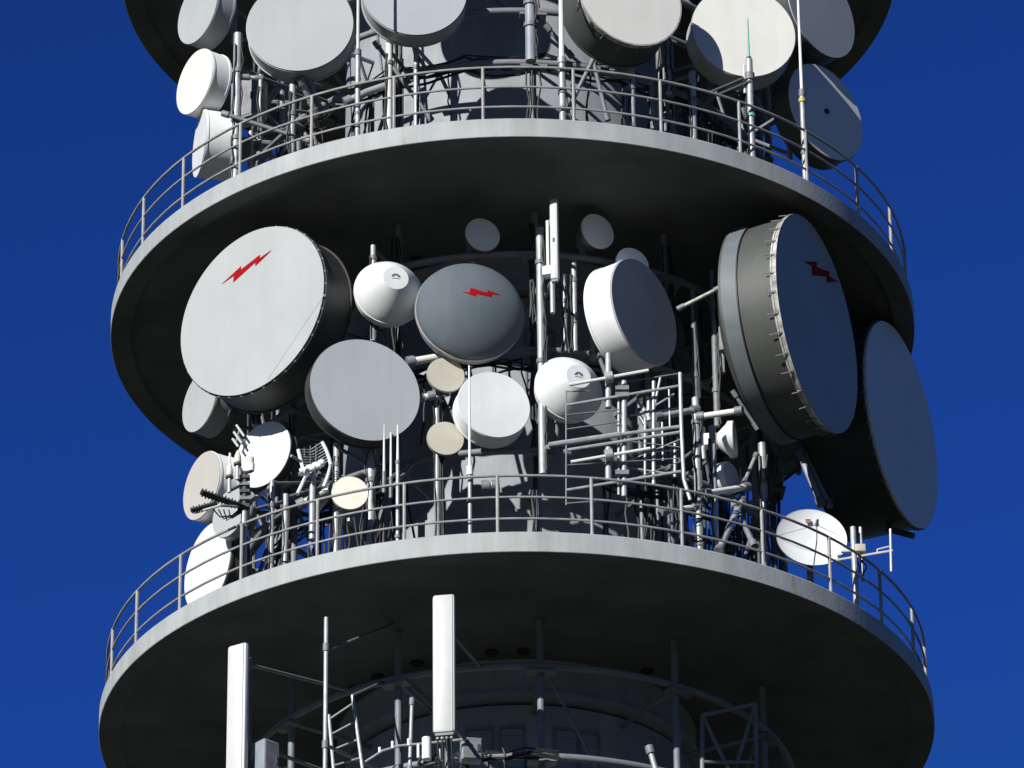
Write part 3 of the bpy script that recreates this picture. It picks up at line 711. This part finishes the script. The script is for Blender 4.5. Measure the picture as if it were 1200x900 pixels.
# ------------------------------------------------------------------ loose poles, arms and struts of the mounts
def strut(label, pts, r, m='galv', name='steel_strut', cat='strut', group=None, ends=True):
    pp = [at(*p) for p in pts]
    t = thing(name, label, cat, pp[0], group)
    MB().tube(pp, r, 10).build('tube', m, t)
    if ends:
        for p, q in ((pp[0], pp[1]), (pp[-1], pp[-2])):
            d = (q - p).normalized(); MB().tube([p - d * .02, p + d * .10], r * 1.5, 10).build('clamp', 'galvd', t)
    return t
def vpole(label, px, py0, py1, y, r, m='galv', group='vertical mounting poles', deck=False, cl=3):
    p0, p1 = at(px, py0, y), at(px, py1, y); p0.x = p1.x
    if deck: p0.z = deckz(p1.z)
    t = thing('mounting_pole', label, 'pole', p0, group)
    MB().tube([p0, p1], r, 10).build('tube', m, t)
    for q in range(2):
        m_ = max(4, int((p1.z - p0.z) / .3)); sg = random.choice((-1, 1))
        MB().tube([V((p0.x + sg * r * random.uniform(.3, 1.5), y - r * random.uniform(.9, 1.3), p0.z + .02 + (p1.z - p0.z - .25) * i / m_)) for i in range(m_ + 1)], random.uniform(.009, .016), 6).build('cable', 'black', t)
    for k in range(min(cl, 2)):
        z = p0.z + (p1.z - p0.z) * (k + random.uniform(.5, 1.1)) / 2.4
        MB().tube([V((p0.x, y, z - .035)), V((p0.x, y, z + .035))], r * 1.3, 10).build('clamp', 'galvd', t)
    az = math.degrees(math.atan2(p0.x, -p0.y))
    zs = RINGZ['U' if p1.z > HA + .3 else 'M']
    zr = min(zs, key=lambda k: abs(k - (p0.z + p1.z) / 2))
    zm = min(max(zr, p0.z + .05), p1.z - .05)
    MB().tube([V((p0.x, y, zm)), polar(az, RR, zr)], .03, 8).build('arm', 'galvd', t)
    return t
vpole('long bright vertical pole just left of the panel antenna, passing behind the cone dish', 632.5, 556, 268, -4.85, .062, cl=4)
vpole('slim grey pole behind the panel antenna, left of a matching one', 661, 412, 322, -4.45, .04)
vpole('slim grey pole behind the panel antenna, right of a matching one', 672.5, 412, 308, -4.45, .045)
vpole('white pole right of the rod array, standing on the lower platform', 815, 640, 467, -4.2, .06, deck=True, cl=5)
vpole('white pole by the boxy radio of the edge-on dish, on the lower platform', 834.5, 650, 500, -3.9, .055, deck=True, cl=5)
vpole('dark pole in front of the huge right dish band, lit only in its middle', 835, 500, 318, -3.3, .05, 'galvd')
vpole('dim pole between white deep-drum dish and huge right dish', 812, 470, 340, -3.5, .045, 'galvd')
vpole('pole carrying the two cream small dishes', 512, 600, 455, -4.45, .05, cl=4, deck=True)
vpole('thin twin pole just right of the cream dish pole', 517.5, 490, 450, -4.4, .025, deck=True)
vpole('short pole top rising left above white cone dish in the shade', 437.5, 400, 288, -4.4, .045)
vpole('pole under the lower right of the plain grey drum dish', 435, 600, 515, -4.5, .07, deck=True)
vpole('grey pole below the left of the plain grey drum dish', 394.5, 640, 520, -4.6, .05, deck=True)
vpole('pale pole above the white dish with shadowed top', 300, 500, 470, -3.0, .055)
vpole('short white post between the lower left dishes and grid antenna', 319, 640, 563, -4.4, .04, deck=True, cl=6)
vpole('second short white post left of the grid antenna', 335, 640, 580, -4.3, .05, deck=True, cl=4)
vpole('white post in deep shade right of the lilac dish', 893, 640, 520, -2.6, .065, deck=True)
vpole('pole left of the large light grey dish on upper level, with elbow', 279, 170, 40, -4.2, .07, deck=True, cl=4)
vpole('thin pole right of the elbowed pole on upper level', 305.5, 165, 88, -4.2, .035, cl=5)
vpole('pole below the large light grey dish on upper level', 343, 175, 95, -4.7, .055, deck=True, cl=5)
vpole('cream pole with yellow sleeve left of the shaft on upper level', 456, 140, 50, -4.6, .055, 'ivory', deck=True)
vpole('slim pole in front of upper shaft, left of the great shadow', 487.5, 145, 55, -4.5, .04, deck=True)
vpole('thick pale square-cut pole before the middle of upper shaft', 621, 72, -20, -4.9, .085, 'box')
vpole('pole with pipe fittings below the ivory deep-drum dish', 740, 150, 80, -4.7, .05, deck=True, cl=4)
vpole('short bright pole between the two ivory dishes', 782, 110, 35, -4.2, .05)
vpole('mottled pole under the ivory dish with curved shadow', 811, 160, 85, -4.3, .055, deck=True, cl=5)
strut('bright slanting stay from huge right dish towards white deep-drum dish', [(795.5, 361.5, -4.7), (844, 337, -5.0)], .03, 'clip')
strut('upper bright horizontal arm bracing the huge right dish', [(818, 488.5, -4.25), (869, 481, -4.5)], .048, 'ivory')
strut('lower bright horizontal arm beneath the lilac dish', [(826, 578.5, -4.2), (876, 570.5, -3.6)], .048, 'ivory')
strut('third bright horizontal arm low beside the right railing', [(775, 600, -4.6), (818, 594, -4.2)], .045, 'ivory')
strut('white horizontal arm at the top of the rod array mast area', [(768, 489, -4.5), (817, 480, -4.2)], .05)
strut('dark diagonal strut below the huge right dish', [(859, 459, -3.4), (887, 502, -3.2)], .028, 'galvd')
strut('ball-jointed diagonal strut above the lower bright arm', [(886, 533, -3.2), (872, 566, -3.6)], .03)
strut('slanting strut with a lit foot near the right railing', [(870, 585, -3.6), (842, 646, -4.8)], .05)
strut('second slanting strut forming an inverted V by right railing', [(860, 590, -3.8), (884, 640, -4.2)], .045, 'galvd')
strut('white horizontal arm above the upper cream dish', [(478, 424.5, -4.7), (529, 416, -4.6)], .06, 'ivory')
strut('short white arm between the two cream dishes', [(489, 467, -4.6), (509, 463, -4.6)], .05, 'ivory')
strut('left of two long pale struts behind the far right huge dish', [(934, 525, -1.5), (962, 590, -2.0)], .05, 'galv')
strut('right of two long pale struts behind the far right huge dish', [(941, 530, -1.4), (972, 592, -1.9)], .04, 'galv')
strut('diagonal arm from dark-topped mast to the white dish above', [(288, 592, -4.5), (322, 567, -4.3)], .032)
strut('grey arm running left from the pale cream dish with railing shadow', [(350, 592, -4.8), (392, 571, -4.9)], .06)
strut('left of paired slanting tubes under the large upper left dish', [(352, 92, -4.8), (371, 134, -4.4)], .05)
strut('right of paired slanting tubes under the large upper left dish', [(360, 92, -4.7), (378, 134, -4.3)], .05, 'galvd')
strut('short horizontal arm from elbowed pole on upper left', [(285, 90, -4.2), (307, 92, -4.2)], .035)
strut('grey-green long arm sloping behind the upper left railing', [(262, 133, -4.3), (362, 165, -4.6)], .035, 'band')
strut('lit curved tube crossing behind the rusty upper left pole', [(405, 120, -4.6), (430, 108, -4.6), (462, 97, -4.5)], .06)
strut('short lit pipe stub on the shaft behind lower railing, at centre', [(566, 570, -4.2), (584, 569, -4.2)], .06, 'ivory')
strut('dark cross bar at lower edge of far right huge dish', [(1040, 620, -.2), (1070, 628, -.5)], .05, 'ink', ends=False)
for (x0, y0), (x1, y1), lab in (((690, 50), (712, 140), 'left long brace before the upper shaft'), ((640, 30), (670, 66), 'short brace right of the square-cut pole'), ((700, 60), (660, 140), 'crossing brace before the upper shaft'), ((762, 70), (766, 150), 'near-upright brace under ivory deep-drum dish'), ((440, 50), (505, 140), 'long dark brace crossing before left part of upper shaft')):
    strut(lab, [(x0, y0, -4.3), (x1, y1, -4.1)], .035, 'frame')

# cabinets
def cabinet(label, px, py, y, w_, d_, h_, lev_h, a=0):
    c = at(px, py, y); n = azdir(a); r = V((-n.y, n.x, 0))
    t = thing('equipment_box', label, 'equipment box', c)
    MB().box(c, r, n, Z, w_, d_, h_).build('housing', 'box', t, .02)
    MB().box(c + n * (d_ / 2 + .006), r, n, Z, w_ * .86, .01, h_ * .9).build('door', 'galvd', t)
    MB().box(c + n * (d_ / 2 + .02) + r * w_ * .3, r, n, Z, .03, .02, .12).build('handle', 'ink', t)
    az = math.degrees(math.atan2(c.x, -c.y))
    MB().tube([c - n * d_ * .45, polar(az, RR, lev_h)], .03, 8).build('bracket_arm', 'galvd', t)
cabinet('blue-grey equipment box low on the left under the lower platform', 312, 893, -5.0, .28, .25, .6, HB - 2.2, 42)
cabinet('small box behind central long panel, under the lower platform', 552, 880, -4.7, .3, .2, .35, HB - 2.2, 10)
cabinet('dim box among poles in the shade right of the rod array', 762, 500, -3.7, .3, .2, .5, HA - 2.42, 30)
cabinet('dark box on upper left behind the thin elbow poles', 292, 120, -3.6, .5, .3, .7, HC - 4.15, -30)

# ------------------------------------------------------------------ cables
def cables(label, a0, a1, r, z, n, seed, droop=.12, spread=.12, rad=(.012, .022), drops=0, dz=1.2):
    rnd = random.Random(seed)
    t = thing('cable_bundle', label, 'cables', polar((a0 + a1) / 2, r, z), 'black cable bundles on the frames')
    for k in range(n):
        pts = []; m = max(8, int(abs(a1 - a0) / 3)); ph = rnd.random() * 6
        oz, orr = rnd.uniform(-spread, spread), rnd.uniform(-spread, spread)
        for i in range(m + 1):
            f = i / m
            pts.append(polar(a0 + (a1 - a0) * f, r + orr + .03 * math.sin(f * 23 + ph), z + oz - droop * abs(math.sin(f * m / 3 * PI / 2 + ph)) + rnd.uniform(-.015, .015)))
        MB().tube(pts, rnd.uniform(*rad), 6).build('cable', 'black', t)
    for k in range(drops):
        a = rnd.uniform(a0, a1); q = polar(a, r + rnd.uniform(-.1, .1), z)
        pts = [q]
        for i in range(6): pts.append(pts[-1] + V((rnd.uniform(-.06, .06), rnd.uniform(-.06, .06), -dz / 6)))
        MB().tube(pts, rnd.uniform(*rad), 6).build('cable', 'black', t)
    return t
cables('black cable bundle looped along the ring in front of the upper shaft', -40, 50, 3.9, HC - 3.95, 7, 5, drops=14, dz=1.3)
cables('black cable tangle on the left of upper level ring', -95, -45, 3.9, HC - 4.0, 7, 6, drops=16, dz=1.7)
cables('black cable tangle on the right of upper level ring', 52, 100, 3.9, HC - 4.0, 7, 7, drops=16, dz=1.7)
cables('black cable tangle behind the lower left dishes', -85, -25, 3.9, HA - 4.3, 9, 8, drops=26, dz=1.9)
cables('black cable tangle between the rod array and huge right dish', 20, 80, 3.9, HA - 4.3, 8, 9, drops=30, dz=1.9)
cables('black cables hanging on the ring behind central cone dishes', -24, 20, 3.95, HA - 2.5, 5, 10, drops=8, dz=1.2)
cables('black cable bundle under the central long panel antenna', -18, 8, 4.3, HB - 2.15, 6, 12, drops=8, dz=.6)

# trusses hanging low right under the lower platform
for k, (pts, lab) in enumerate(((((823, 838, -3.2), (885, 825, -2.9), (888, 960, -2.9), (823, 960, -3.2)), 'dim braced steel panel under the lower platform, right'),)):
    pp = [at(*p) for p in pts]
    t = thing('steel_panel_frame', lab, 'steel frame', pp[3])
    for i in range(4): MB().tube([pp[i], pp[(i + 1) % 4]], .035, 8).build('edge_tube', 'frame', t)
    MB().tube([pp[0], at(858, 910, -3.0)], .03, 8).build('diagonal', 'frame', t); MB().tube([pp[1], at(858, 912, -2.95)], .03, 8).build('diagonal', 'frame', t)
    MB().tube([at(823, 893, -3.2), at(888, 893, -2.9)], .03, 8).build('cross_tube', 'frame', t)
    MB().tube([pp[1], polar(58, RR, HB - .75)], .03, 8).build('support_arm', 'frame', t)
strut('lit slanting tube under the lower platform, right of centre', [(761, 876, -4.6), (772, 915, -4.6)], .045)
strut('pale slanting tube left of the central long panel, under lower platform', [(483, 820, -4.6), (480, 905, -4.7)], .03)

t = thing('yagi_antenna', 'three short slanted white rods on a boom above the beige-faced dish', 'yagi antenna', at(276, 516, -3.4))
for (x0, y0), (x1, y1) in (((277, 498), (286, 511)), ((274, 506), (283, 519)), ((272.5, 514), (279, 523))):
    MB().tube([at(x0, y0, -3.4), at(x1, y1, -3.4)], .02, 8).build('rod', 'panel', t)
MB().tube([at(281, 503, -3.36), at(276, 520, -3.36)], .018, 8).build('boom', 'galvd', t)
MB().tube([at(279, 512, -3.36), polar(-52, RR, HA - 4.15)], .03, 8).build('support_arm', 'galvd', t)
t = thing('cable_tray', 'thin lit rail with upright stubs low under the lower platform, left of centre', 'cable tray', at(470, 880, -4.9))
pts = [at(428, 893, -4.9), at(448, 880, -4.9), at(468, 874, -4.9), at(500, 871, -4.9), at(548, 866, -4.9)]
MB().tube(pts, .02, 8).build('rail', 'galv', t)
for px, y0, y1, r_ in ((445, 882, 876, .022), (460, 877, 869, .022), (479, 874, 866, .025), (500, 890, 865, .07), (515, 890, 878, .02), (490, 888, 872, .02)):
    p, q = at(px, y0, -4.9), at(px, y1, -4.9); MB().tube([p, V((p.x, p.y, q.z))], r_, 10).build('stub', 'whiteshell', t)
MB().tube([pts[3], polar(-20, RR, HB - 2.2)], .025, 8).build('support_arm', 'galvd', t)
b = MB(); wall_patch(b, -6, 22, HB - 1.86, HB - 1.84, SR - .057, .05); b.build('ledge', 'shlite', tower)

c = at(295, 364, -4.3); n = normal(-36.4)
A_, B_ = onplane(380, 345, c, n) + n * .0045, onplane(314, 444, c, n) + n * .0045
par = next(o for o in COL.objects if o.get('label', '').startswith('huge light grey drum dish with red'))
dd = (B_ - A_).normalized(); qq = n.cross(dd) * .008
MB().slab([A_ - qq, A_ + qq, B_ + qq, B_ - qq], n, .0006).build('seam', 'grey2', par)
